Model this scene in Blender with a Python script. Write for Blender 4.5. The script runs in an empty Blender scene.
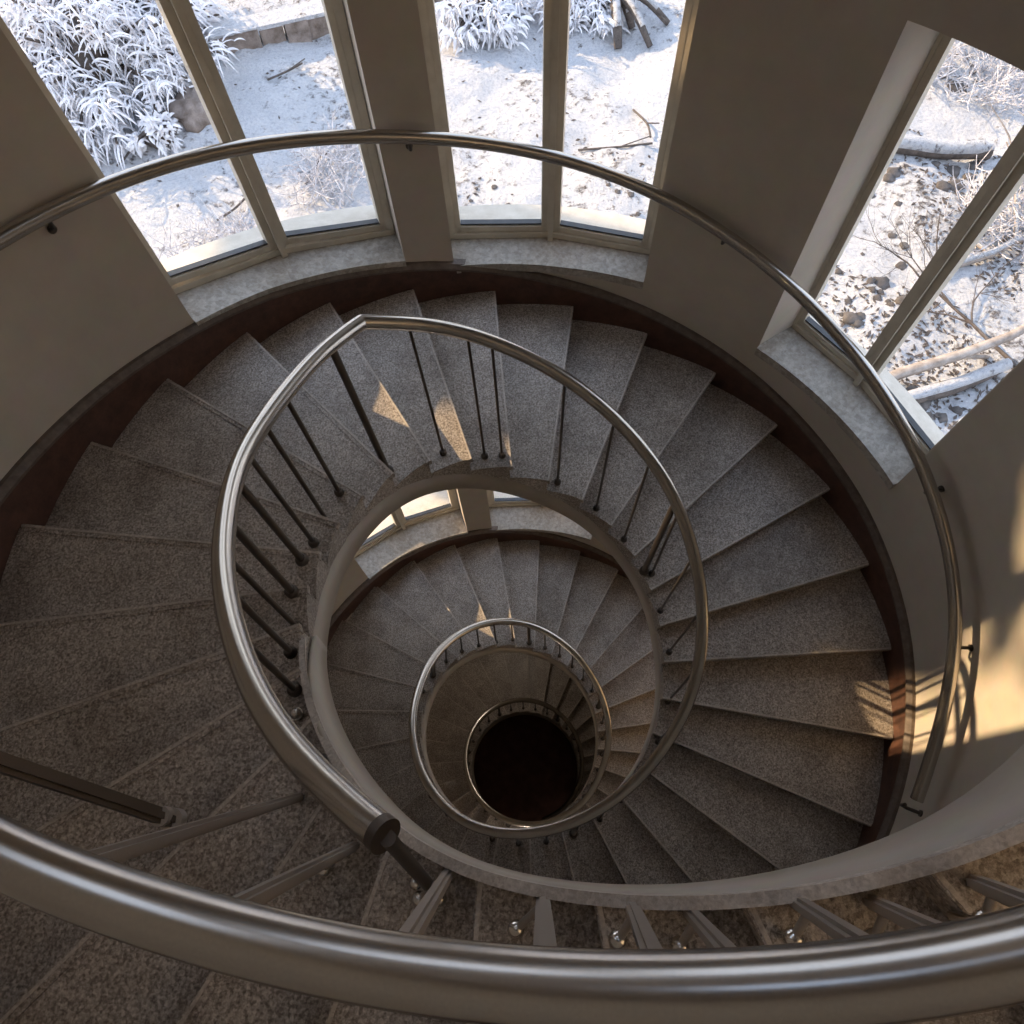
import bpy, bmesh, math, random
from mathutils import Vector, Matrix, noise
random.seed(7)
S = 1.3                       # metres per working unit
PI = math.pi
C = bpy.context.scene.collection
sc = bpy.context.scene

# ------------------------------------------------------------------ helpers
def link(name, verts, faces, mat=None, parent=None, smooth=False, scale=S):
    me = bpy.data.meshes.new(name)
    me.from_pydata([tuple(c*scale for c in v) for v in verts], [], faces)
    bm = bmesh.new(); bm.from_mesh(me)
    bmesh.ops.recalc_face_normals(bm, faces=bm.faces)
    bm.to_mesh(me); bm.free()
    if smooth:
        bm = bmesh.new(); bm.from_mesh(me)
        for f in bm.faces:
            f.smooth = len(f.verts) < 5
            if len(f.verts) > 4:
                for e in f.edges: e.smooth = False
        bm.to_mesh(me); bm.free()
    o = bpy.data.objects.new(name, me); C.objects.link(o)
    if mat: me.materials.append(mat)
    if parent: o.parent = parent
    return o
def empty(name, loc=(0, 0, 0)):
    o = bpy.data.objects.new(name, None); C.objects.link(o)
    o.location = [c*S for c in loc]; o.empty_display_size = .2
    return o
def tag(o, label=None, cat=None, group=None, kind=None):
    if label: o['label'] = label
    if cat: o['category'] = cat
    if group: o['group'] = group
    if kind: o['kind'] = kind
    return o
class MB:
    """collects geometry of one mesh, in working units"""
    def __init__(s, origin=(0, 0, 0)): s.v = []; s.f = []; s.o = Vector(origin)
    def add(s, vs, fs):
        n = len(s.v); s.v += [tuple(Vector(v)-s.o) for v in vs]; s.f += [tuple(i+n for i in f) for f in fs]
    def bar(s, p0, p1, w, h, side):
        """box from p0 to p1; w along `side`, h perpendicular"""
        p0, p1 = Vector(p0), Vector(p1); d = (p1-p0).normalized()
        a = (Vector(side)-d*Vector(side).dot(d)).normalized(); b = d.cross(a)
        vs = []
        for p in (p0, p1):
            for i, j in ((-1, -1), (1, -1), (1, 1), (-1, 1)): vs.append(p+a*(i*w/2)+b*(j*h/2))
        s.add(vs, [(0, 1, 2, 3), (7, 6, 5, 4), (0, 4, 5, 1), (1, 5, 6, 2), (2, 6, 7, 3), (3, 7, 4, 0)])
    def tube(s, pts, r, n=16, caps=True):
        pts = [Vector(p) for p in pts]; m = len(pts)
        rs = r if isinstance(r, (list, tuple)) else [r]*m
        vs = []; up = None
        for i, p in enumerate(pts):
            t = (pts[min(i+1, m-1)]-pts[max(i-1, 0)])
            t = t.normalized() if t.length > 1e-9 else Vector((0, 0, 1))
            if up is None: up = Vector((0, 0, 1)) if abs(t.z) < .9 else Vector((1, 0, 0))
            a = (up-t*up.dot(t)).normalized(); b = t.cross(a); up = a
            for k in range(n):
                g = 2*PI*k/n; vs.append(p+(a*math.cos(g)+b*math.sin(g))*rs[i])
        fs = [(i*n+k, i*n+(k+1) % n, (i+1)*n+(k+1) % n, (i+1)*n+k) for i in range(m-1) for k in range(n)]
        if caps: fs += [tuple(range(n))[::-1], tuple((m-1)*n+k for k in range(n))]
        s.add(vs, fs)
    def ball(s, c, r, n=10, squash=1.0, jit=0.0):
        c = Vector(c); vs = [c+Vector((0, 0, r*squash))]; fs = []
        m = n//2
        for i in range(1, m):
            for k in range(n):
                a = PI*i/m; b = 2*PI*k/n; j = 1+random.uniform(-jit, jit)
                vs.append(c+Vector((math.sin(a)*math.cos(b)*r*j, math.sin(a)*math.sin(b)*r*j, math.cos(a)*r*squash*j)))
        vs.append(c-Vector((0, 0, r*squash)))
        for k in range(n): fs.append((0, 1+k, 1+(k+1) % n))
        for i in range(m-2):
            for k in range(n): fs.append((1+i*n+k, 1+(i+1)*n+k, 1+(i+1)*n+(k+1) % n, 1+i*n+(k+1) % n))
        L = len(vs)-1; b0 = 1+(m-2)*n
        for k in range(n): fs.append((b0+k, L, b0+(k+1) % n))
        s.add(vs, fs)
    def build(s, name, mat, parent=None, smooth=False):
        o = link(name, s.v, s.f, mat, parent, smooth)
        if parent is None: o.location = [c*S for c in s.o]
        return o
def interp(x, tab):
    if x <= tab[0][0]: return tab[0][1]
    for (a, u), (b, v) in zip(tab, tab[1:]):
        if x <= b: return u+(v-u)*(x-a)/(b-a)
    return tab[-1][1]
def smooth_tab(tab, step=4, w=14):
    lo, hi = tab[0][0], tab[-1][0]; out = []; x = lo
    while x <= hi:
        out.append((x, sum(interp(x+k*w/6, tab) for k in range(-6, 7))/13)); x += step
    return out
def catmull(P, n=6):
    P = [Vector(p) for p in P]; out = []
    for i in range(len(P)-1):
        p0, p1, p2, p3 = P[max(i-1, 0)], P[i], P[i+1], P[min(i+2, len(P)-1)]
        for k in range(n):
            t = k/n
            out.append(.5*((2*p1)+(p2-p0)*t+(2*p0-5*p1+4*p2-p3)*t*t+(3*p1-p0-3*p2+p3)*t**3))
    out.append(P[-1]); return out
def fair(P, step=.02, w=5):
    """even out a path: uniform resampling and a moving average, ends kept"""
    L = [0]
    for a_, b_ in zip(P, P[1:]): L.append(L[-1]+(b_-a_).length)
    n = max(8, int(L[-1]/step)); out = []; j = 0
    for i in range(n+1):
        t = L[-1]*i/n
        while j < len(L)-2 and L[j+1] < t: j += 1
        out.append(P[j].lerp(P[j+1], 0 if L[j+1] == L[j] else (t-L[j])/(L[j+1]-L[j])))
    for _ in range(2):
        q = []
        for i in range(len(out)):
            k = min(w, i, len(out)-1-i); q.append(sum((out[m_] for m_ in range(i-k, i+k+1)), Vector())/(2*k+1))
        out = q
    return out
def cyl(a, R, z):                       # a = clockwise degrees from east
    t = -math.radians(a); return Vector((R*math.cos(t), R*math.sin(t), z))

# ------------------------------------------------------------------ materials
def new(name):
    m = bpy.data.materials.new(name); m.use_nodes = True; nt = m.node_tree
    b = nt.nodes['Principled BSDF']; return m, nt, b
def ramp(nt, fac, stops):
    r = nt.nodes.new('ShaderNodeValToRGB'); nt.links.new(fac, r.inputs[0])
    e = r.color_ramp.elements
    while len(e) < len(stops): e.new(.5)
    for i, (p, c) in enumerate(stops): e[i].position = p; e[i].color = (*c, 1)
    return r.outputs[0]
def tex(nt, kind, scale, detail=4, rough=.6, coord='Object', **kw):
    tc = nt.nodes.new('ShaderNodeTexCoord'); n = nt.nodes.new(kind); nt.links.new(tc.outputs[coord], n.inputs['Vector'])
    n.inputs['Scale'].default_value = scale
    if 'Detail' in n.inputs and kind == 'ShaderNodeTexNoise': n.inputs['Detail'].default_value = detail; n.inputs['Roughness'].default_value = rough
    return n
def mixc(nt, fac, a, b, mode='MIX'):
    m = nt.nodes.new('ShaderNodeMix'); m.data_type = 'RGBA'; m.blend_type = mode
    if hasattr(fac, 'is_linked'): nt.links.new(fac, m.inputs[0])
    else: m.inputs[0].default_value = fac
    for s, i in ((a, 6), (b, 7)):
        if hasattr(s, 'is_linked'): nt.links.new(s, m.inputs[i])
        else: m.inputs[i].default_value = (*s, 1)
    return m.outputs[2]
def bump(nt, b, h, strength, dist=.01):
    n = nt.nodes.new('ShaderNodeBump'); n.inputs['Strength'].default_value = strength; n.inputs['Distance'].default_value = dist
    nt.links.new(h, n.inputs['Height']); nt.links.new(n.outputs[0], b.inputs['Normal'])
def m_plaster(name='plaster', c1=(.48, .425, .355), c2=(.57, .51, .43)):
    m, nt, b = new(name)
    n = tex(nt, 'ShaderNodeTexNoise', 1.4, 6, .65); c = ramp(nt, n.outputs['Fac'], [(.32, c1), (.7, c2)])
    n2 = tex(nt, 'ShaderNodeTexNoise', 9, 5, .6); c = mixc(nt, .12, c, n2.outputs['Color'], 'OVERLAY')
    nt.links.new(c, b.inputs['Base Color']); b.inputs['Roughness'].default_value = .62
    n3 = tex(nt, 'ShaderNodeTexNoise', 40, 4); bump(nt, b, n3.outputs['Fac'], .12, .004)
    return m
def m_stone(name, dark, mid, light, scale=85, rough=.55, stain=(.25, .2, .16), bstr=.25):
    m, nt, b = new(name)
    n = tex(nt, 'ShaderNodeTexNoise', scale, 6, .75); c = ramp(nt, n.outputs['Fac'], [(.38, dark), (.5, mid), (.62, light)])
    v = tex(nt, 'ShaderNodeTexVoronoi', scale*1.1); sp = ramp(nt, v.outputs['Color'], [(.25, dark), (.5, mid), (.8, light)])
    c = mixc(nt, .4, c, sp)
    n2 = tex(nt, 'ShaderNodeTexNoise', 2.6, 5, .65); f = ramp(nt, n2.outputs['Fac'], [(.44, (0, 0, 0)), (.78, (.8, .8, .8))])
    c = mixc(nt, f, c, mixc(nt, .85, c, stain, 'MULTIPLY'))
    nt.links.new(c, b.inputs['Base Color']); b.inputs['Roughness'].default_value = rough
    bump(nt, b, n.outputs['Fac'], bstr, .004)
    return m
def m_metal(name, col, rough, metal=1.0):
    m, nt, b = new(name); b.inputs['Metallic'].default_value = metal; b.inputs['Roughness'].default_value = rough
    n = tex(nt, 'ShaderNodeTexNoise', 220, 2, .5)
    c = ramp(nt, n.outputs['Fac'], [(.3, tuple(x*.93 for x in col)), (.7, col)])
    nt.links.new(c, b.inputs['Base Color'])
    return m
def m_flat(name, c1, c2, rough=.5, scale=8, bs=.1):
    m, nt, b = new(name); n = tex(nt, 'ShaderNodeTexNoise', scale, 5, .65)
    nt.links.new(ramp(nt, n.outputs['Fac'], [(.35, c1), (.68, c2)]), b.inputs['Base Color']); b.inputs['Roughness'].default_value = rough
    if bs: bump(nt, b, n.outputs['Fac'], bs, .01)
    return m
def m_glass():
    m = bpy.data.materials.new('window_glass'); m.use_nodes = True; nt = m.node_tree; nt.nodes.clear()
    out = nt.nodes.new('ShaderNodeOutputMaterial'); mx = nt.nodes.new('ShaderNodeMixShader')
    t = nt.nodes.new('ShaderNodeBsdfTransparent'); g = nt.nodes.new('ShaderNodeBsdfGlossy'); g.inputs['Roughness'].default_value = .02
    t.inputs[0].default_value = (.97, .98, .98, 1); mx.inputs[0].default_value = .04
    nt.links.new(t.outputs[0], mx.inputs[1]); nt.links.new(g.outputs[0], mx.inputs[2]); nt.links.new(mx.outputs[0], out.inputs[0])
    return m
def m_fill_lamp():
    m, nt, b = new('lamp_globe'); b.inputs['Base Color'].default_value = (.9, .85, .75, 1)
    b.inputs['Emission Color'].default_value = (1, .86, .72, 1); b.inputs['Emission Strength'].default_value = FILL_LAMP; return m
FILL_LAMP = 24.0
def m_snow():
    m, nt, b = new('snow')
    big = tex(nt, 'ShaderNodeTexNoise', .55, 5, .6)
    fine = tex(nt, 'ShaderNodeTexNoise', 7, 8, .72)
    add = nt.nodes.new('ShaderNodeMath'); add.operation = 'MULTIPLY_ADD'
    nt.links.new(big.outputs['Fac'], add.inputs[0]); add.inputs[1].default_value = .55; nt.links.new(fine.outputs['Fac'], add.inputs[2])
    f = ramp(nt, add.outputs[0], [(.83, (0, 0, 0)), (.93, (1, 1, 1))])
    soil = tex(nt, 'ShaderNodeTexNoise', 18, 5, .7)
    sc_ = ramp(nt, soil.outputs['Fac'], [(.4, (.07, .055, .045)), (.6, (.3, .28, .27))])
    c = mixc(nt, f, (.82, .83, .86), sc_)
    wisp = tex(nt, 'ShaderNodeTexNoise', 22, 8, .8)
    w = ramp(nt, wisp.outputs['Fac'], [(.48, (0, 0, 0)), (.62, (.75, .75, .75))])
    c = mixc(nt, w, c, (.5, .53, .6))
    nt.links.new(c, b.inputs['Base Color']); b.inputs['Roughness'].default_value = .8
    bump(nt, b, add.outputs[0], 1.0, .22)
    return m
M = dict(
    plaster=m_plaster(),
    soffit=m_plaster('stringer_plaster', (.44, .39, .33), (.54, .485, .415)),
    tread=m_stone('terrazzo_tread', (.13, .105, .085), (.37, .32, .275), (.74, .68, .61), 105, .42),
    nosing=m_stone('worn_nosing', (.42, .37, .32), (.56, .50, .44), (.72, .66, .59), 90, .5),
    sill=m_stone('sill_stone', (.30, .27, .23), (.42, .39, .34), (.56, .53, .48), 30, .5, (.6, .5, .4)),
    skirt=m_flat('oxblood_skirting', (.055, .026, .018), (.12, .055, .036), .5, 12),
    mould=m_flat('skirting_moulding', (.09, .065, .05), (.16, .125, .10), .5, 20),
    steel=m_metal('brushed_steel', (.52, .49, .45), .24),
    iron=m_metal('dark_iron', (.13, .11, .095), .45, .8),
    greyiron=m_metal('worn_grey_metal', (.42, .38, .34), .45, .6),
    chrome=m_metal('chrome_bolt', (.7, .68, .65), .18),
    frame=m_flat('cream_window_paint', (.60, .55, .46), (.72, .67, .57), .45, 6, .05),
    outsill=m_flat('pale_outer_sill', (.55, .50, .42), (.68, .63, .55), .7, 9),
    seal=m_flat('dark_gasket', (.04, .045, .05), (.07, .075, .085), .4, 9, 0),
    glass=m_glass(), snow=m_snow(),
    floor=m_flat('dark_cellar_floor', (.16, .075, .055), (.26, .13, .10), .7, 5),
    ceil=m_flat('ceiling_plaster', (.35, .31, .26), (.42, .38, .33), .7, 4),
    frost=m_flat('hoar_frost', (.70, .71, .76), (.93, .93, .95), .8, 9),
    bark=m_flat('dark_bark', (.05, .04, .035), (.14, .115, .10), .85, 10, .5),
    twigs=m_flat('grey_twig', (.12, .10, .095), (.30, .27, .25), .85, 12),
    paleb=m_flat('pale_bare_branch', (.22, .18, .15), (.45, .40, .36), .8, 7),
    lamp=m_fill_lamp(),
    frosttwig=m_flat('frosted_twig', (.30, .28, .29), (.82, .82, .86), .85, 14),
    rock=m_flat('dark_rock', (.05, .045, .042), (.16, .14, .13), .85, 5, .6),
    kerb=m_flat('brown_stone_kerb', (.12, .09, .07), (.32, .27, .24), .85, 4, .7),
)

# ------------------------------------------------------------------ stair geometry tables
PITCH = 3.0/360
Z = lambda a: -PITCH*a                                   # reference handrail line
R_IN = smooth_tab([(-560, 1.1), (-340, 1.12), (-315, 1.10), (-297, 1.0), (-276, .91), (-257, .865), (-246, .825), (-235, .78), (-219, .735), (-205, .71),
        (-190, .69), (-178, .69), (-160, .715), (-143, .75), (-130, .79), (-110, .80), (-95, .775), (-80, .76), (-60, .755), (-46, .74),
        (-30, .735), (-15, .715), (0, .715), (30, .735), (60, .76), (90, .79), (120, .80), (150, .79), (180, .775), (220, .76),
        (240, .725), (270, .68), (300, .665), (330, .64), (365, .62), (400, .63), (450, .68), (500, .68), (540, .655), (600, .62), (960, .60)], 4, 10)
rin = lambda a: interp(a, R_IN)
R_ANG = [(-180, 1.80), (-160, 1.815), (-140, 1.835), (-125, 1.86), (-100, 1.865), (-80, 1.855), (-60, 1.865), (-40, 1.885), (-20, 1.91),
         (0, 1.915), (15, 1.905), (30, 1.88), (90, 1.85), (140, 1.82), (180, 1.80)]
def rwall(a, z):
    a = (a+180) % 360-180
    k = interp(z, [(-9, .90), (-2.6, .915), (-1.1, 1.0), (5, 1.0)])
    return interp(a, R_ANG)*k
STEP = 13.15
K0, K1 = -40, 59
ANG = lambda k: 27+STEP*k
ZT = lambda k: Z(ANG(k))-.75

# ------------------------------------------------------------------ the staircase
stair = tag(empty('spiral_staircase', (0, 0, ZT(K1)-.11)), 'speckled brown terrazzo spiral staircase winding down around an open round well', 'staircase')
so = Vector((0, 0, ZT(K1)-.11))
rise = PITCH*STEP
for k in range(K0, K1+1):
    a0, a1 = ANG(k-1), ANG(k); z = ZT(k); N = 8
    mb = MB(so)
    ring = []
    for i in range(N+1):
        a = a0+(a1-a0)*i/N
        zb = z-.03-(rise+.01)*i/N
        ri = rin(a); ro = rwall(a, z)+.03
        ring.append([cyl(a, ri, zb), cyl(a, ro, zb), cyl(a, ro, z), cyl(a, ri, z)])
    vs = [v for r in ring for v in r]; fs = [(0, 1, 2, 3), (N*4+3, N*4+2, N*4+1, N*4)]
    for i in range(N):
        for j in range(4): fs.append((i*4+j, (i+1)*4+j, (i+1)*4+(j+1) % 4, i*4+(j+1) % 4))
    mb.add(vs, fs)
    st = mb.build('step', M['tread'], stair)
    # nosing strip with a slight overhang, and a paler line along its edge
    nb = MB(so)
    w_in, w_out = rin(a1)-.004, rwall(a1, z)-.028
    pi_, po_ = cyl(a1, w_in, z-.012), cyl(a1, w_out, z-.012)
    tang = (cyl(a1+1, 1, 0)-cyl(a1, 1, 0)).normalized()
    nb.bar(pi_+tang*.002, po_+tang*.002, .026, .030, tang)
    nb.build('nosing', M['tread'], st)
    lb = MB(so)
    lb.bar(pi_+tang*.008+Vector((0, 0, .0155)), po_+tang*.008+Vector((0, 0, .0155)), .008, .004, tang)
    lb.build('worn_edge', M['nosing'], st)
def ribbon(a0, a1, prof, n, origin=so):
    """sweep a closed cross-section prof(a) -> list of (R, z)"""
    mb = MB(origin); vs = []; m = len(prof(a0))
    for i in range(n+1):
        a = a0+(a1-a0)*i/n; vs += [cyl(a, r, z) for r, z in prof(a)]
    fs = [(i*m+j, (i+1)*m+j, (i+1)*m+(j+1) % m, i*m+(j+1) % m) for i in range(n) for j in range(m)]
    fs += [tuple(range(m))[::-1], tuple(n*m+j for j in range(m))]
    mb.add(vs, fs); return mb
A0, A1 = ANG(K0-1), ANG(K1)
def tread_line(a): return Z(a)-.75
ribbon(A0, A1, lambda a: [(rin(a)+.008, tread_line(a)-.02-.11), (rin(a)-.004, Z(a)-1.03), (rwall(a, Z(a)-1.0)+.03, Z(a)-1.03), (rwall(a, Z(a)-1)+.03, tread_line(a)-.13)],
       760).build('soffit_slab', M['soffit'], stair, True)
# plaster stringer face just under the saw-tooth ends of the treads
ribbon(A0, A1, lambda a: [(rin(a)+.05, tread_line(a)-.125), (rin(a)+.004, tread_line(a)-.125), (rin(a)-.006, Z(a)-1.035), (rin(a)+.05, Z(a)-1.035)],
       700).build('stringer', M['soffit'], stair, True)
fo = lambda a: interp(a, [(-240, .012), (-200, 0)])
skin = lambda a: interp(a, [(-225, .018), (-196, -.12)])
ribbon(A0, -196, lambda a: [(rin(a)-.006, tread_line(a)+skin(a)), (rin(a)-.018, tread_line(a)+skin(a)), (rin(a)-.007-fo(a), Z(a)-1.034), (rin(a)-.002, Z(a)-1.034)],
       160).build('well_fascia', M['soffit'], stair, True)
# raised stone kerb along the well on the upper flight
kh = lambda a: interp(a, [(-240, .03), (-196, -.02)])
ribbon(A0, -200, lambda a: [(rin(a)-.020, tread_line(a)-.0), (rin(a)-.020, tread_line(a)+kh(a)), (rin(a)+.0, tread_line(a)+kh(a)+.004), (rin(a)+.004, tread_line(a)-.06)],
       120).build('edge_kerb', M['nosing'], stair)

# ------------------------------------------------------------------ skirting that follows the steps
sk = ribbon(A0, A1, lambda a: (lambda R, z: [(R+.02, z-.34), (R-.022, z-.34), (R-.022, z), (R+.02, z)])(rwall(a, Z(a)-.6), Z(a)-.615), 500, Vector((0, 0, 0)))
bb = sk.build('baseboard_outer', M['skirt'], None, False); tag(bb, kind='structure')
md = ribbon(A0, A1, lambda a: (lambda R, z: [(R+.02, z), (R-.034, z), (R-.036, z+.014), (R-.03, z+.02), (R-.016, z+.032), (R+.02, z+.034)])(rwall(a, Z(a)-.6), Z(a)-.615), 500, Vector((0, 0, 0)))
md.build('moulding', M['mould'], bb)

# ------------------------------------------------------------------ round wall with window openings
TH = .36
WIN = [  # a0, a1, mullion, sill z at a0, sill z at a1, head z
    (-135.8, -104.3, -119.9, .565, .315, 2.02),
    (-97.0, -67.0, -82.2, .215, .155, 1.78),
    (-47.0, -18.6, -33.4, .0, -.12, 1.55)]
ZLO, ZHI = -8.9, 5.2
def slab(mb, a0, a1, lo0, lo1, hi0, hi1):
    n = max(2, int((a1-a0)/2.5)); 
    # break in z so that the radius profile is followed
    brk = [-2.6, -2.2, -1.85, -1.5, -1.1]
    rows = []
    for i in range(n+1):
        t = i/n; a = a0+(a1-a0)*t; lo = lo0+(lo1-lo0)*t; hi = hi0+(hi1-hi0)*t
        rows.append((a, lo, hi))
    L, H = min(lo0, lo1), max(hi0, hi1)
    bs = [b for b in brk if max(lo0, lo1)+.02 < b < min(hi0, hi1)-.02]
    m = len(bs)+2; vs = []
    for a, lo, hi in rows:
        zs = [lo]+bs+[hi]
        vs += [cyl(a, rwall(a, z), z) for z in zs]+[cyl(a, 1.88+TH, z) for z in zs]
    fs = []
    for i in range(n):
        o, p = i*2*m, (i+1)*2*m
        for j in range(m-1):
            fs.append((o+j, p+j, p+j+1, o+j+1)); fs.append((o+m+j, o+m+j+1, p+m+j+1, p+m+j))
        fs.append((o, o+m, p+m, p)); fs.append((o+m-1, p+m-1, p+2*m-1, o+2*m-1))
    for o in (0, n*2*m):
        for j in range(m-1): fs.append((o+j, o+j+1, o+m+j+1, o+m+j))
    mb.add(vs, fs)
wb = MB()
edges = [-180+0]
prev = -180
ADDED_WEST = (-177.0, -149.0, -163.0, 3.35, 3.35, 4.9)  # unseen high west window, added so its light brightens the east wall
for (a0, a1, am, s0, s1, h) in WIN:
    if prev == -180:
        slab(wb, -180, ADDED_WEST[0], ZLO, ZLO, ZHI, ZHI); slab(wb, ADDED_WEST[0], ADDED_WEST[1], ZLO, ZLO, ADDED_WEST[3]-.05, ADDED_WEST[3]-.05)
        slab(wb, ADDED_WEST[0], ADDED_WEST[1], ADDED_WEST[5], ADDED_WEST[5], ZHI, ZHI); prev = ADDED_WEST[1]
    slab(wb, prev, a0, ZLO, ZLO, ZHI, ZHI)
    slab(wb, a0, a1, h+3, h+3, ZHI, ZHI)
    slab(wb, a0, a1, h, h, s0+2.95, s1+2.95)
    slab(wb, a0, a1, h-3, h-3, s0-.05, s1-.05)
    slab(wb, a0, a1, ZLO, ZLO, s0-3-.05, s1-3-.05)
    prev = a1
slab(wb, prev, 180, ZLO, ZLO, ZHI, ZHI)
wall = wb.build('wall_round', M['plaster'], None, True); tag(wall, kind='structure')
md_ = wall.modifiers.new('edge', 'EDGE_SPLIT'); md_.split_angle = math.radians(30)
HZ = 5.2; HR = .36
cb = MB((0, 0, HZ)); vs = []
for i in range(48):
    vs += [cyl(i*7.5, HR, HZ), cyl(i*7.5, 2.3, HZ), cyl(i*7.5, 2.3, HZ+.2), cyl(i*7.5, HR, HZ+.2)]
cb.add(vs, [(i*4+j, ((i+1) % 48)*4+j, ((i+1) % 48)*4+(j+1) % 4, i*4+(j+1) % 4) for i in range(48) for j in range(4)])
tag(cb.build('ceiling', M['ceil']), kind='structure')
sky_o = (0, 0, HZ+.2); sk_ = tag(empty('window_10', sky_o), kind='structure')  # out-of-view skylight, added to bring daylight down the shaft
cb = MB(sky_o); vs = []
for i in range(48):
    vs += [cyl(i*7.5, HR-.05, HZ+.2), cyl(i*7.5, HR+.06, HZ+.2), cyl(i*7.5, HR+.06, HZ+.3), cyl(i*7.5, HR-.05, HZ+.3)]
cb.add(vs, [(i*4+j, ((i+1) % 48)*4+j, ((i+1) % 48)*4+(j+1) % 4, i*4+(j+1) % 4) for i in range(48) for j in range(4)])
cb.build('frame', M['frame'], sk_)
cb = MB(sky_o); ring = [cyl(i*7.5, HR-.04, HZ+.25) for i in range(48)]
cb.add(ring+[v+Vector((0, 0, .01)) for v in ring], [tuple(range(48))[::-1], tuple(range(48, 96))]+[(i, (i+1) % 48, 48+(i+1) % 48, 48+i) for i in range(48)])
cb.build('pane', M['glass'], sk_)
zf = ZT(K1)-.11
fb = MB((0, 0, zf)); ring = [cyl(i*7.5, 1.75, zf) for i in range(48)]
fb.add(ring+[v-Vector((0, 0, .2)) for v in ring], [tuple(range(48)), tuple(range(48, 96))[::-1]]+[(i, 48+i, 48+(i+1) % 48, (i+1) % 48) for i in range(48)])
tag(fb.build('floor', M['floor']), kind='structure')

# ------------------------------------------------------------------ windows
def window(idx, w, dz):
    a0, a1, am, s0, s1, h = w; h += dz; s0 += dz; s1 += dz
    RF = (2.06 if dz >= 0 else 1.95)
    inset = .6
    if a0 == -47.0 and dz == 0: RF = 2.12; inset = 1.7
    root = empty('window_%d' % idx, cyl(am, RF, (s0+s1)/2)); org = cyl(am, RF, (s0+s1)/2); tag(root, kind='structure')
    sz = lambda a: s0+(s1-s0)*(a-a0)/(a1-a0)
    # inner sill of speckled stone
    mb = MB(org); vs = []; n = 14
    for i in range(n+1):
        a = a0+(a1-a0)*i/n; z = sz(a); r0 = rwall(a, z)-.022
        vs += [cyl(a, r0, z-.05), cyl(a, r0, z), cyl(a, RF+.03, z), cyl(a, RF+.03, z-.05)]
    fs = [(i*4+j, (i+1)*4+j, (i+1)*4+(j+1) % 4, i*4+(j+1) % 4) for i in range(n) for j in range(4)]+[(3, 2, 1, 0), (n*4, n*4+1, n*4+2, n*4+3)]
    mb.add(vs, fs); mb.build('sill', M['sill'], root)
    # outer sill, sloping out
    mb = MB(org); vs = []
    for i in range(n+1):
        a = a0+(a1-a0)*i/n; z = sz(a)+.02; r0, r1 = RF+.03, 1.88+TH+.05
        vs += [cyl(a, r0, z-.08), cyl(a, r0, z), cyl(a, r1, z-.05), cyl(a, r1, z-.1)]
    mb.add(vs, fs); mb.build('outer_sill', M['outsill'], root)
    if inset > 1:
        rv = MB(org); q = [cyl(a0, rwall(a0, 1)+.004, 0), cyl(a0+inset+.2, RF-.02, 0), cyl(a0+inset+.2, RF+.03, 0), cyl(a0, RF+.08, 0)]
        rv.add([v+Vector((0, 0, sz(a0))) for v in q]+[v+Vector((0, 0, h)) for v in q], [(3, 2, 1, 0), (4, 5, 6, 7)]+[(i, (i+1) % 4, 4+(i+1) % 4, 4+i) for i in range(4)])
        rv.build('reveal', M['plaster'], root)
    # fixed frame: jambs, head, curved bottom rail, mullion
    fr = MB(org); W = .045
    pts = [a0+inset, am, a1-.6]
    P = lambda a, z: cyl(a, RF/math.cos(math.radians(0)), z)
    for a in (pts[0], pts[2]):
        rad = cyl(a, 1, 0); fr.bar(P(a, sz(a)), P(a, h), .06, .035, rad)
    for u, v in ((pts[0], pts[1]), (pts[1], pts[2])):
        fr.bar(P(u, sz(u)+.016), P(v, sz(v)+.016), .065, .03, cyl((u+v)/2, 1, 0))
        fr.bar(P(u, h-.02), P(v, h-.02), .06, .04, cyl((u+v)/2, 1, 0))
    fr.build('frame', M['frame'], root)
    ml = MB(org); ml.bar(P(am, sz(am)), P(am, h), .05, .05, cyl(am, 1, 0))
    ml.bar(P(am, sz(am))-cyl(am, .048, 0), P(am, h)-cyl(am, .048, 0), .02, .026, cyl(am, 1, 0)); ml.build('mullion', M['frame'], root)
    for u, v in ((pts[0], pts[1]), (pts[1], pts[2])):
        pu, pv = P(u, 0), P(v, 0); d = (pv-pu).normalized(); nrm = Vector((d.y, -d.x, 0))
        if nrm.dot(pu) < 0: nrm = -nrm
        q0 = pu+d*.034; q1 = pv-d*.034
        zb0 = sz(u)+.052; zb1 = sz(v)+.052; zt = h-.06
        A, B = q0+Vector((0, 0, zb0)), q1+Vector((0, 0, zb1)); Dp, Cp = q0+Vector((0, 0, zt)), q1+Vector((0, 0, zt))
        sb = MB(org); sw = .03
        sb.bar(A, B, .045, sw, nrm); sb.bar(Dp, Cp, .045, sw, nrm)
        sb.bar(A-Vector((0, 0, .02)), Dp+Vector((0, 0, .02)), .045, sw, nrm); sb.bar(B-Vector((0, 0, .02)), Cp+Vector((0, 0, .02)), .045, sw, nrm)
        sash = sb.build('sash', M['frame'], root)
        gb = MB(org); up = Vector((0, 0, .024)); o = nrm*.018
        for p, q in ((A+up, B+up),): gb.bar(p+o*0, q+o*0, .03, .008, nrm)
        gb.build('gasket', M['seal'], sash)
        g = MB(org); g.add([A+o*.5+nrm*.0, B+o*.5, Cp+o*.5, Dp+o*.5, A+o*.7, B+o*.7, Cp+o*.7, Dp+o*.7],
                           [(0, 1, 2, 3), (7, 6, 5, 4), (0, 4, 5, 1), (1, 5, 6, 2), (2, 6, 7, 3), (3, 7, 4, 0)])
        g.build('pane', M['glass'], sash)
for i, w in enumerate(WIN): window(i+1, w, 0)
for i, w in enumerate(WIN): window(i+4, w, -3)
for i, w in enumerate(WIN): window(i+7, w, 3)  # upper row is out of view, added for more light inside
window(11, ADDED_WEST, 0)  # added west opening for bounce light

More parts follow.
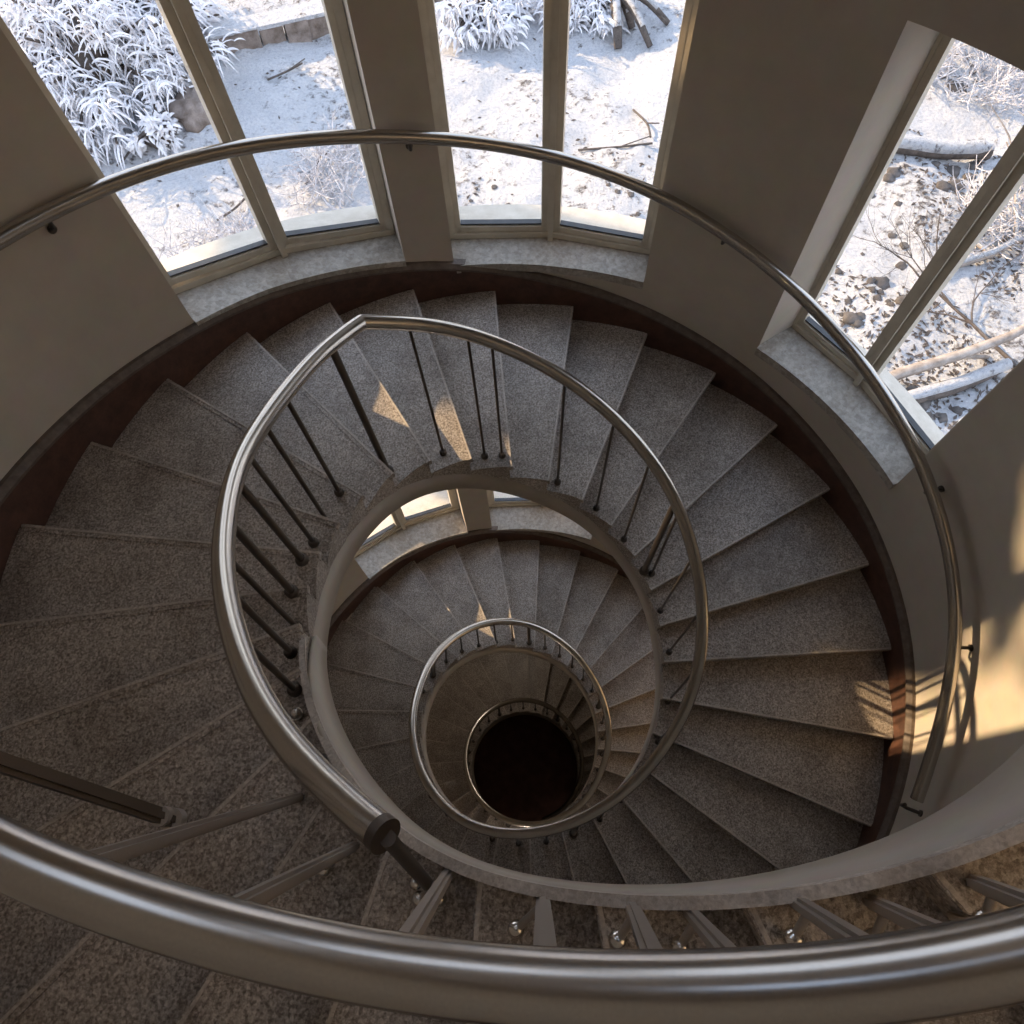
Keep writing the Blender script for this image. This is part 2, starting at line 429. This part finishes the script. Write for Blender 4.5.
# ------------------------------------------------------------------ inner railing
RAIL = [(-253.1, .817, 1.789), (-248.5, .797, 1.758), (-241.6, .777, 1.711), (-233.2, .752, 1.657), (-222.1, .726, 1.587), (-208.6, .707, 1.501),
        (-195.8, .710, 1.420), (-180.1, .728, 1.326), (-167, .764, 1.249), (-150, .812, 1.150), (-131.6, .915, 1.043), (-120.1, .986, .976),
        (-107.8, .936, .898), (-97.1, .906, .81), (-88.6, .878, .738), (-75.7, .846, .631), (-60.2, .813, .502), (-44.8, .792, .374), (-31, .776, .259),
        (-12.3, .757, .102), (1.7, .752, -.014), (15.9, .753, -.132), (29.7, .749, -.247), (43.8, .747, -.365), (57.3, .752, -.478), (72.9, .765, -.608),
        (88.8, .780, -.74), (99.4, .790, -.828), (112.4, .800, -.937), (127.1, .790, -1.059), (144.6, .760, -1.205), (163.1, .722, -1.359), (179.4, .698, -1.495),
        (203.4, .690, -1.695), (224.4, .692, -1.87), (243.5, .688, -2.029), (262.8, .676, -2.19), (282.8, .655, -2.357), (307.6, .628, -2.563),
        (329.6, .62, -2.747), (351.6, .635, -2.93), (374.5, .655, -3.121), (398, .672, -3.317), (416.8, .698, -3.473)]
a = 440
while a <= 805: RAIL.append((a, interp(a, [(416, .70), (470, .70), (520, .665), (600, .625), (905, .60)]), Z(a))); a += 18
def rail_at(a):
    for (x0, r0, z0), (x1, r1, z1) in zip(RAIL, RAIL[1:]):
        if a <= x1: t = max(0, (a-x0)/(x1-x0)); return cyl(a, r0+(r1-r0)*t, z0+(z1-z0)*t)
    return cyl(a, RAIL[-1][1], Z(a))
RR = .0262
inner = tag(empty('stair_railing', cyl(0, .75, -.75)), 'long spiral railing round the open well, polished steel handrail on thin dark balusters', 'railing')
io = cyl(0, .75, -.75)
kink = 11
for seg in (RAIL[:kink+1], RAIL[kink:]):
    mb = MB(io); mb.tube(fair(catmull([cyl(*p) for p in seg], 6)), RR, 24); mb.build('handrail', M['steel'], inner, True)
jb = MB(io); jb.ball(cyl(*RAIL[kink]), RR*1.0, 16); jb.build('mitre_joint', M['steel'], inner, True)
# end clamp at the foot of the upper end
e0, e1 = cyl(*RAIL[0]), cyl(*RAIL[1]); d = (e0-e1).normalized()
cb = MB(io); cb.tube([e0-d*.008, e0+d*.008], RR+.001, 24); cb.build('end_collar', M['iron'], inner, True)
foot = cyl(-255.5, rin(-255.5)+.045, tread_line(-255.5)-.0)
cb = MB(io); cb.tube([e0+d*.012-Vector((0, 0, .0)), foot], .012, 12); cb.build('end_post', M['iron'], inner, True)
for off in ((.02, -.02, .012), (-.025, .01, .012)):
    cb = MB(io); cb.ball(foot+Vector(off), .014); cb.build('bolt', M['chrome'], inner, True)
feet = [(-129.0, .862, 1), (-145.8, .834, 0), (-155, .799, 0), (-164, .774, 0), (-172.1, .753, 1.3), (-183.6, .737, 1.3), (-192.9, .731, 0), (-201.5, .74, 0), (-212.5, .751, 0),
        (-111.3, .865, 0), (-98.9, .845, 0), (-93.4, .835, 0), (-74.7, .812, 0), (-59.2, .789, 0), (-45.3, .765, 0), (-32.5, .755, 1), (-30.0, .779, 0), (-17.3, .745, 0), (-2.2, .745, 0),
        (14, .765, 0), (29, .775, 0)]
a = 43
while a < 790:
    feet.append((a, rin(a)+.042, 1 if int(a/11) % 6 == 0 else 0)); a += 11 if a < 560 else 13.15
cap = 0
for a, r, thick in feet:
    k = math.ceil((a-27)/STEP-1e-6); zt = ZT(k)
    p0 = cyl(a, r, zt-.01); p1 = rail_at(a)
    rad = (.0085 if a < -120 else .0062) if not thick else (.0145 if thick == 1 else .0115)
    mb = MB(io)
    q = p0.lerp(p1, .06); mb.tube([p0, q, p0.lerp(p1, .93), p1], rad, 10)
    ob = mb.build('newel_post' if thick == 1 else 'baluster', M['iron'], inner, True)
    cl = MB(io); cl.tube([p0+Vector((0, 0, .008)), p0+Vector((0, 0, .026)), p0+Vector((0, 0, .034))], [rad+.011, rad+.010, rad+.003], 12)
    cl.build('foot_collar', M['iron'], ob, True)
for a, dr in ((-207, .03), (-217, .035), (-223.5, .05), (-229, .03), (-234, .03), (-241, .035)):
    k = math.ceil((a-27)/STEP); p = cyl(a, rin(a)+dr+.01, ZT(k)+.012)
    mb = MB(io); mb.tube([p-Vector((0, 0, .02)), p+Vector((0, 0, .004))], .017, 12); mb.ball(p+Vector((0, 0, .008)), .0155, 12)
    mb.build('bolt', M['chrome'], inner, True)

# ------------------------------------------------------------------ railing of the top flight, nearest the lens
NEAR = [(-.95, -.46, 2.09), (-.76, -.63, 2.13), (-.595, -.744, 2.16), (-.515, -.778, 2.18), (-.433, -.806, 2.19), (-.355, -.831, 2.205), (-.284, -.851, 2.215), (-.217, -.868, 2.225), (-.134, -.884, 2.235),
        (-.045, -.896, 2.25), (.020, -.901, 2.26), (.100, -.904, 2.275), (.190, -.903, 2.29), (.262, -.897, 2.30), (.320, -.888, 2.31), (.42, -.86, 2.34), (.60, -.78, 2.40), (.82, -.61, 2.48), (1.0, -.36, 2.56)]
near = [Vector(p)+Vector((0, -.007, 0)) for p in catmull(NEAR, 8)]
up_o = Vector((0, -.88, 1.5))
upper = tag(empty('stair_railing', up_o), 'thick steel handrail crossing the bottom foreground on flat worn grey balusters', 'railing')
mb = MB(up_o); mb.tube(fair(near), .0265, 32); mb.build('handrail', M['steel'], upper, True)

# camera (also used to read positions of the foreground posts)
CAM = Vector((-.021, -.80, 2.883)); F = 700.0; T = .436; RO = -.069
r0 = Vector((1, 0, 0)); f0 = Vector((0, math.sin(T), -math.cos(T))); u0 = Vector((0, math.cos(T), math.sin(T)))
cr, sr = math.cos(RO), math.sin(RO); RX = r0*cr+u0*sr; UX = -r0*sr+u0*cr
def ray(px, py):
    d = RX*((px-512)/F)+UX*(-(py-512)/F)+f0; return d/-d.z
def at_h(px, py, z): return CAM+ray(px, py)*(CAM.z-z)
POSTS = [((355, 846), (205, 901), .020, 1), ((300, 797), (60, 843), .018, 0), ((449, 872), (392, 952), .022, 1), ((543, 898), (545, 965), .024, 1),
         ((632, 906), (662, 966), .022, 1), ((690, 912), (760, 966), .022, 1), ((797, 902), (905, 952), .024, 1), ((872, 902), (985, 930), .022, 1), ((975, 882), (1090, 905), .022, 1)]
for (x0, y0), (x1, y1), w, b_ in POSTS:
    # foot on the step under the sight line
    zz = 1.45
    for _ in range(12):
        p = at_h(x0, y0, zz); an = -math.degrees(math.atan2(p.y, p.x)); an = an-360 if an > -150 else an
        zz = ZT(math.ceil((an-27)/STEP))
    p0 = Vector((p.x, p.y, zz+.03))
    best = min(near, key=lambda q: (lambda d: (q-CAM-d*((q-CAM).dot(d)/d.dot(d))).length)(ray(x1, y1)))
    mb = MB(up_o); side = (best-p0).cross(Vector((0, 1, .3)))
    mb.bar(p0-Vector((0, 0, .03)), best, w, .010, side)
    mb.bar(p0-Vector((0, 0, .03)), best, w*.45, .020, side)
    ob = mb.build('baluster', M['greyiron'], upper)
    if b_:
        bx = MB(up_o); c = p0+Vector((-.05 if x0 < 600 else -.035, -.04, .03))
        bx.tube([p0+(best-p0)*.12, c], .007, 8); bx.build('side_arm', M['greyiron'], ob, True)
        bx = MB(up_o); bx.ball(c, .0155, 14); bx.tube([c, c-Vector((0, 0, .08))], .007, 8); bx.build('ball_bolt', M['chrome'], ob, True)
# leaning strut at the left edge with its slotted eye
e = at_h(172, 820, 1.62); far_ = at_h(-60, 742, 1.95)
mb = MB(up_o); mb.bar(e, far_, .024, .012, (0, 1, 0)); mb.bar(e, far_, .010, .022, (0, 1, 0)); st_ = mb.build('strut', M['iron'], upper)
mb = MB(up_o); mb.tube([e-Vector((0, 0, .016)), e+Vector((0, 0, .006))], .019, 16); mb.tube([e+(e-far_)*-.06-Vector((0, 0, .016)), e+(e-far_)*-.06+Vector((0, 0, .006))], .016, 16)
mb.build('eye_plate', M['greyiron'], st_, True)

# ------------------------------------------------------------------ handrail fixed to the round wall
WR = [(-185, 1.60), (-165, 1.45), (-148, 1.335), (-141, 1.305), (-134.4, 1.255), (-127.4, 1.215), (-119.5, 1.145), (-110.2, 1.06), (-101.6, .985), (-92.8, .915), (-81, .84), (-72.6, .76),
      (-60.9, .65), (-51.1, .545), (-40.5, .44), (-28.4, .33), (-18.6, .235), (-8.4, .12), (1.6, .0), (9.9, -.13), (17, -.27), (24.6, -.46), (27.3, -.53)]
RW = lambda a: interp(a, [(-185, 1.80), (0, 1.82), (27, 1.79)])
wo = cyl(-90, 1.8, .9)
wr = tag(empty('wall_handrail', wo), 'slim polished steel handrail curving along the round plaster wall, passing the tall windows', 'handrail')
WRS = smooth_tab(WR, 5, 14)
mb = MB(wo); mb.tube(fair(catmull([cyl(a, RW(a), z) for a, z in WRS], 4), .03), .0262, 24); mb.build('handrail', M['steel'], wr, True)
for a in (-143, -100.6, -57, -14, 5.5, 25.5):
    z = interp(a, WR); p = cyl(a, RW(a), z)
    mb = MB(wo); mb.tube([p-Vector((0, 0, .02)), p-Vector((0, 0, .055)), cyl(a, RW(a)+.03, z-.075), cyl(a, rwall(a, z)+.03, z-.075)], .008, 8)
    mb.tube([cyl(a, rwall(a, z)-.008, z-.075), cyl(a, rwall(a, z)+.01, z-.075)], .015, 12)
    mb.build('bracket', M['iron'], wr, True)

# ------------------------------------------------------------------ outdoors
GZ = -3.2
def gz(x, y):
    n = noise.noise(Vector((x*.35, y*.35, 3)))*.22+noise.noise(Vector((x*1.3, y*1.3, 7)))*.11+noise.noise(Vector((x*4, y*4, 1)))*.05+noise.noise(Vector((x*9, y*9, 1)))*.025
    d = math.hypot(x, y); return GZ+n*min(1, (d-2.2)/1.5)+max(0, d-9)*.03
mb = MB(); vs = []; fs = []; rad = [2.2]
while rad[-1] < 60: rad.append(rad[-1]*(1.012 if rad[-1] < 14 else 1.06)+.005)
NA = 560
for r in rad:
    for i in range(NA):
        g = 2*PI*i/NA; x, y = r*math.cos(g), r*math.sin(g); vs.append((x, y, gz(x, y)))
for j in range(len(rad)-1):
    for i in range(NA): fs.append((j*NA+i, j*NA+(i+1) % NA, (j+1)*NA+(i+1) % NA, (j+1)*NA+i))
mb.add(vs, fs); g_ = mb.build('ground', M['snow'], None, True); tag(g_, kind='structure')

def gpt(px, py):
    z = GZ
    for _ in range(6): p = at_h(px, py, z); z = gz(p.x, p.y)
    return Vector((p.x, p.y, z))
def bush(pos, rx, rz, clumps, strands, label, seed, width=.012, droop=1.0):
    rnd = random.Random(seed); root = tag(empty('frosted_bush', pos), label, 'bush', None)
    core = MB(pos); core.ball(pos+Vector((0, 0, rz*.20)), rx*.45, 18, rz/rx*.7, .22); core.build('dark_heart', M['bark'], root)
    lf = MB(pos); tw = MB(pos)
    for c in range(clumps):
        g = rnd.uniform(0, 2*PI); e = math.acos(rnd.uniform(0, 1)); rr = rnd.uniform(.35, 1.0)
        cpos = pos+Vector((math.sin(e)*math.cos(g)*rx*rr, math.sin(e)*math.sin(g)*rx*rr, .05+math.cos(e)*rz*rr))
        tw.tube([pos+Vector((0, 0, 0)), pos.lerp(cpos, .5)+Vector((0, 0, .1)), cpos], [.05, .035, .015], 5)
        axis = (cpos-pos).normalized()
        for s in range(strands):
            L = rnd.uniform(.25, .62)*min(rx, 1.2)*.55; w = width*rnd.uniform(.6, 1.3)
            d0 = (axis*.9+Vector((rnd.gauss(0, 1), rnd.gauss(0, 1), rnd.gauss(0, .7)))*.8).normalized()
            pts = []; p = cpos-axis*rnd.uniform(0, .3)*rx+Vector((rnd.gauss(0, .06), rnd.gauss(0, .06), rnd.gauss(0, .06)))*min(rx, 1); d = d0.copy()
            for q in range(6): pts.append(p.copy()); p += d*L/5; d = (d+Vector((0, 0, -.32*droop))).normalized()
            lf.tube(pts, [w*.6, w, w*1.1, w, w*.7, w*.15], 3, False)
    tw.build('stems', M['bark'], root); lf.build('frosted_leaves', M['frost'], root)
    return root
bush(gpt(105, 70), 1.85, 1.75, 300, 40, 'big bush of drooping hoar-frosted leaves at upper left window', 1, .0125)
bush(gpt(163, 138), .50, .42, 24, 26, 'small low frosted tuft in front of the big frosted bush', 2, .018)
bush(gpt(478, 22), .85, .75, 60, 34, 'frosted grassy bush at top of the middle window, left pane', 3, .016)
bush(gpt(588, 10), .85, .7, 50, 34, 'snow-laden bush behind the fallen stump, middle window right pane', 4, .016)
def branchy(name, root_label, cat, start, dirn, length, r, depth, mat, seed, spread=.7, kids=4, snow=True):
    rnd = random.Random(seed); mb = MB(start); sn = MB(start)
    def grow(p, d, L, r, dep):
        n = 6; pts = [p.copy()]; q = p.copy(); dd = d.copy()
        for i in range(n):
            dd = (dd+Vector((rnd.gauss(0, .12), rnd.gauss(0, .12), rnd.gauss(0, .07)))).normalized(); q = q+dd*L/n; pts.append(q.copy())
        mb.tube(pts, [r*(1-.6*i/n) for i in range(n+1)], 6 if r > .01 else 4)
        if snow and r > .018: sn.tube([a_+Vector((0, 0, r*.55)) for a_ in pts], [r*(1-.6*i/n)*.8 for i in range(n+1)], 6)
        if dep:
            for _ in range(kids):
                i = rnd.randint(2, n); nd = (dd+Vector((rnd.gauss(0, 1), rnd.gauss(0, 1), rnd.gauss(0, .45)))*spread).normalized()
                grow(pts[i], nd, L*rnd.uniform(.4, .65), r*.45, dep-1)
    grow(Vector(start), Vector(dirn).normalized(), length, r, depth)
    if snow and sn.v:
        root = tag(empty(name, start), root_label, cat); mb.build('wood', mat, root, True); sn.build('snow_cap', M['snow'], root, True)
    else: root = tag(mb.build(name, mat, None, True), root_label, cat)
    return root
def brushwood(pos, rx, n, label, seed, mat):
    rnd = random.Random(seed); mb = MB(pos)
    for _ in range(n):
        g = rnd.uniform(0, 2*PI); r = rx*math.sqrt(rnd.random()); x, y = pos.x+r*math.cos(g), pos.y+r*math.sin(g); p = Vector((x, y, gz(x, y)))
        d = Vector((rnd.gauss(0, .6), rnd.gauss(0, .6), 1)).normalized(); L = rnd.uniform(.25, .6); pts = [p]
        for i in range(4): d = (d+Vector((rnd.gauss(0, .25), rnd.gauss(0, .25), -.1))).normalized(); pts.append(pts[-1]+d*L/4)
        mb.tube(pts, [.009, .008, .007, .006, .003], 4)
        for _ in range(4):
            q = pts[rnd.randint(1, 3)]; e = Vector((rnd.gauss(0, 1), rnd.gauss(0, 1), rnd.uniform(0, 1))).normalized(); mb.tube([q, q+e*L*.35, q+e*L*.55+Vector((0, 0, .03))], [.005, .005, .003], 3)
    tag(mb.build('brushwood', mat), label, 'bush')
brushwood(gpt(985, 72), .85, 150, 'wispy frosted undergrowth at top of the right window', 5, M['frosttwig'])
brushwood(gpt(1015, 225), .65, 90, 'frosted brushwood behind the bare branches in the right window', 6, M['frosttwig'])
brushwood(gpt(225, 265), .55, 70, 'fine frosted twigs low in the left window left pane', 8, M['frosttwig'])
brushwood(gpt(335, 180), .6, 60, 'frosted twigs low in the left window right pane', 9, M['frosttwig'])
branchy('bare_branch', 'long pale bare branch slanting across the right pane of the right window', 'branch', gpt(845, 402)+Vector((0, 0, .1)), gpt(1090, 335)+Vector((0, 0, .25))-gpt(845, 402), 3.4, .065, 3, M['paleb'], 11, .55, 5, False)
branchy('bare_branch', 'pale branch with snow lying above the long one in the right window', 'branch', gpt(925, 275)+Vector((0, 0, .1)), gpt(1060, 255)-gpt(925, 275), 2.2, .055, 2, M['paleb'], 12, .5, 3)
branchy('bare_branch', 'dark twiggy branch tangled over the snow in the right pane of the right window', 'branch', gpt(1015, 385)+Vector((0, 0, .15)), gpt(930, 300)-gpt(1015, 385)+Vector((0, 0, .1)), 1.5, .024, 3, M['bark'], 13, .6, 5, False)
p, q = gpt(868, 152), gpt(985, 160)
mb = MB(p); pts = [p.lerp(q, i/8)+Vector((0, 0, .09+.02*math.sin(i))) for i in range(9)]
lg = tag(empty('fallen_log', p), 'straight snow-topped fallen log crossing the left pane of the right window', 'log')
mb.tube(pts, .085, 10); mb.build('trunk', M['bark'], lg, True)
mb = MB(p); mb.tube([v+Vector((0, 0, .06)) for v in pts], [.05]+[.085]*7+[.05], 10); mb.build('snow_cap', M['snow'], lg, True)
p, q = gpt(880, 412), gpt(1000, 372)
mb = MB(p); pts = [p.lerp(q, i/6)+Vector((0, 0, .06+.03*math.sin(i*1.3))) for i in range(7)]
lg = tag(empty('fallen_log', p), 'short dark log half buried in snow at bottom right of the right window', 'log')
mb.tube(pts, [.07, .09, .08, .085, .08, .07, .04], 9); mb.build('trunk', M['bark'], lg, True)
mb = MB(p); mb.tube([v+Vector((0, 0, .05)) for v in pts], .06, 9); mb.build('snow_cap', M['snow'], lg, True)
# splintered stump at the top of the middle window
sp = gpt(610, 18); st_ = tag(empty('fallen_stump', sp), 'splintered dark stump with snowy roots at top of the middle window', 'stump')
mb = MB(sp); sn = MB(sp)
for (x, y, r) in ((618, 50, .07), (650, 48, .05), (668, 25, .05), (632, 30, .06), (600, 15, .05), (590, 25, .04)):
    e = gpt(x, y); pts = [sp+Vector((0, 0, .35)), sp.lerp(e, .5)+Vector((0, 0, .32)), e+Vector((0, 0, .02))]
    pts = catmull(pts, 4); mb.tube(pts, [r*1.3-.5*r*i/8 for i in range(len(pts))], 8); sn.tube([v+Vector((0, 0, r*.7)) for v in pts[:-2]], r*.8, 8)
mb.build('roots', M['bark'], st_, True); sn.build('snow_cap', M['snow'], st_, True)
# low stone kerb at the top of the left window
p, q = gpt(222, 50), gpt(345, 22)
kb = tag(empty('stone_kerb', p), 'low rough stone kerb with snow on top in the upper left window', 'kerb')
d = (q-p); ax = Vector((-d.y, d.x, 0)).normalized(); mb = MB(p); sn = MB(p)
p, q = p-d*.05, q+d*1.2
for i in range(12):
    a_, b_ = p.lerp(q, i/12), p.lerp(q, (i+.97)/12); j = Vector((random.uniform(-.02, .02), random.uniform(-.02, .02), random.uniform(-.02, .02)))
    mb.bar(a_+Vector((0, 0, .06))+j, b_+Vector((0, 0, .06))+j, .3, .34, ax)
sn.bar(p+Vector((0, 0, .245)), q+Vector((0, 0, .245)), .32, .05, ax)
mb.build('stones', M['kerb'], kb); sn.build('snow_cap', M['snow'], kb)
# smooth mound standing in for brown grass beside the bush
e = gpt(195, 108); mb = MB(e); mb.ball(e+Vector((0, 0, -.02)), .36, 18, .55, .22)
tag(mb.build('boulder', M['kerb'], None, True), 'rounded brown boulder beside the frosted bush, upper left window', 'boulder')
# twigs lying on the snow
TW = [((450//1.0, 0), None)]
for i, (a_, b_, lab) in enumerate([((268, 82), (303, 66), 'thin curved dark twig on snow in the upper right of the left window'), ((218, 222), (247, 200), 'straight dark twig on snow low in the left window'),
        ((578, 152), (652, 146), 'thin brown twig lying level on the snow in the middle window right pane'), ((633, 112), (650, 140), 'slim upright twig on the snow beside the middle window right edge'),
        ((303, 190), (322, 155), 'forked twig on snow just right of the left window mullion'), ((118, 168), (133, 152), 'short dark twig below the small frosted tuft')]):
    A, B = gpt(*a_)+Vector((0, 0, .03)), gpt(*b_)+Vector((0, 0, .04)); mid = A.lerp(B, .5)+Vector((.05, -.06, .04))
    mb = MB(A); mb.tube(catmull([A, mid, B], 5), .014, 5); mb.tube([mid, mid+(B-A)*.3+Vector((.1, .1, .03))], .009, 4)
    tag(mb.build('twig', M['bark'], None, True), lab, 'twig')
# dark stones poking through
rnd = random.Random(5); cnt = 0
zones = [((838, 150), (905, 330), 34), ((905, 380), (960, 430), 6), ((935, 120), (985, 200), 8), ((450, 170), (545, 215), 8), ((590, 180), (640, 215), 6), ((880, 60), (960, 130), 9)]
for (xa, ya), (xb, yb), n in zones:
    for _ in range(n):
        p = gpt(rnd.uniform(xa, xb), rnd.uniform(ya, yb)); r = rnd.uniform(.035, .11) if xa > 700 else rnd.uniform(.02, .05)
        mb = MB(p); mb.ball(p+Vector((0, 0, r*.05)), r*rnd.uniform(.7, 1.1), 9, .45, .32)
        win_ = 'right' if xa > 700 else 'middle'
        tag(mb.build('stone', M['rock'], None, True), 'small dark stone poking through the snow seen through the %s window' % win_, 'stone', 'stones in the snow beyond the %s window' % win_)
# unseen conifer added to the north-west, crown shaped to block the low sun
tp = Vector((-9.41, 7.59, gz(-9.41, 7.59)))
tr = tag(empty('snowy_conifer', tp), 'tall snow-dusted conifer standing out in the snow far beyond the left window', 'tree')
mb = MB(tp); mb.tube([tp-Vector((0, 0, .3)), tp+Vector((0, 0, 5)), tp+Vector((0, 0, 10.4))], [.2, .13, .03], 10); mb.build('trunk', M['bark'], tr, True)
rt = random.Random(3); mb = MB(tp)
for i in range(420):
    t = rt.uniform(0, 1); zz = 3.4+t*2.6; R_ = .60*math.sqrt(rt.random()); g = rt.uniform(0, 2*PI)
    mb.ball(Vector((tp.x+R_*math.cos(g), tp.y+R_*math.sin(g), zz)), rt.uniform(.07, .17), 7, 1.3, .35)
for i in range(70):
    t = rt.uniform(0, 1); zz = 5.9+t*1.9; R_ = 1.5*rt.random()*(1-.4*t); g = rt.uniform(0, 2*PI)
    mb.ball(Vector((tp.x+R_*math.cos(g), tp.y+R_*math.sin(g), zz)), rt.uniform(.05, .12), 7, 2.2, .35)
mb.build('crown', M['bark'], tr)
# unseen fill lamps added under the flights to brighten the lower shaft
for n_, (a, z) in enumerate(((630, -4.55), (470, -4.35))):
    R_ = rwall(a, z)-.05; c = cyl(a, R_, z); ax = cyl(a, 1, 0)
    lt = tag(empty('wall_lamp', c), ['round bulkhead lamp low on the shaft wall under the second flight, window side', 'round bulkhead lamp low on the shaft wall under the second flight, opposite the windows'][n_], 'lamp')
    mb = MB(c); mb.tube([c+ax*.05, c+ax*.01], .075, 20); mb.build('base', M['iron'], lt, True)
    mb = MB(c); mb.ball(c, .055, 14); mb.build('globe', M['lamp'], lt, True)
# leaf litter nobody could count
mb = MB()
for _ in range(5200):
    px = rnd.choice([rnd.uniform(60, 400), rnd.uniform(430, 660), rnd.uniform(800, 1024), rnd.uniform(800, 1024), rnd.uniform(800, 1024)]); py = rnd.uniform(0, 440)
    if px < 660 and rnd.random() < .85: continue
    p = at_h(px, py, GZ); p.z = gz(p.x, p.y)+.006
    if math.hypot(p.x, p.y) < 2.4 or noise.noise(Vector((p.x*.8, p.y*.8, 2))) < -.05: continue
    g = rnd.uniform(0, PI); l, w = rnd.uniform(.012, .045), rnd.uniform(.006, .02); u = Vector((math.cos(g), math.sin(g), rnd.uniform(-.2, .3))); v = Vector((-math.sin(g), math.cos(g), rnd.uniform(-.2, .3)))
    up = Vector((0, 0, .006)); b = [p+u*l, p+v*w, p-u*l, p-v*w]
    mb.add(b+[x+up for x in b], [(3, 2, 1, 0), (4, 5, 6, 7), (0, 1, 5, 4), (1, 2, 6, 5), (2, 3, 7, 6), (3, 0, 4, 7)])
tag(mb.build('leaf_litter', M['bark']), 'dark leaf litter scattered over the snow outside the windows', 'leaves', None, 'stuff')

# ------------------------------------------------------------------ light
w = bpy.data.worlds.new('sky'); sc.world = w; w.use_nodes = True; nt = w.node_tree
bg = nt.nodes['Background']
tc = nt.nodes.new('ShaderNodeTexCoord'); sep = nt.nodes.new('ShaderNodeSeparateXYZ'); nt.links.new(tc.outputs['Generated'], sep.inputs[0])
c = ramp(nt, sep.outputs['Z'], [(0.0, (.95, .96, 1.0)), (1.0, (.55, .70, 1.0))]); nt.links.new(c, bg.inputs['Color']); bg.inputs['Strength'].default_value = .85
SUN_AZ = Vector((.848, -.53)); EL = math.radians(23.5)
sd = Vector((SUN_AZ.x*math.cos(EL), SUN_AZ.y*math.cos(EL), -math.sin(EL)))
L = bpy.data.lights.new('sun', 'SUN'); L.energy = 3.4; L.color = (1, .70, .40); L.angle = math.radians(.6)
lo = bpy.data.objects.new('sun', L); C.objects.link(lo); lo.rotation_euler = sd.to_track_quat('-Z', 'Y').to_euler(); lo.location = (-20, 15, 12)

cam = bpy.data.cameras.new('camera'); co = bpy.data.objects.new('camera', cam); C.objects.link(co)
cam.sensor_fit = 'HORIZONTAL'; cam.sensor_width = 36; cam.lens = F/1024*36; cam.clip_start = .02; cam.clip_end = 300
m = Matrix((RX, UX, -f0)).transposed().to_4x4(); m.translation = CAM*S; co.matrix_world = m
sc.camera = co
sc.view_settings.view_transform = 'Standard'; sc.view_settings.look = 'None'; sc.view_settings.gamma = 1; sc.view_settings.exposure = 1.4
sc.view_settings.use_curve_mapping = False
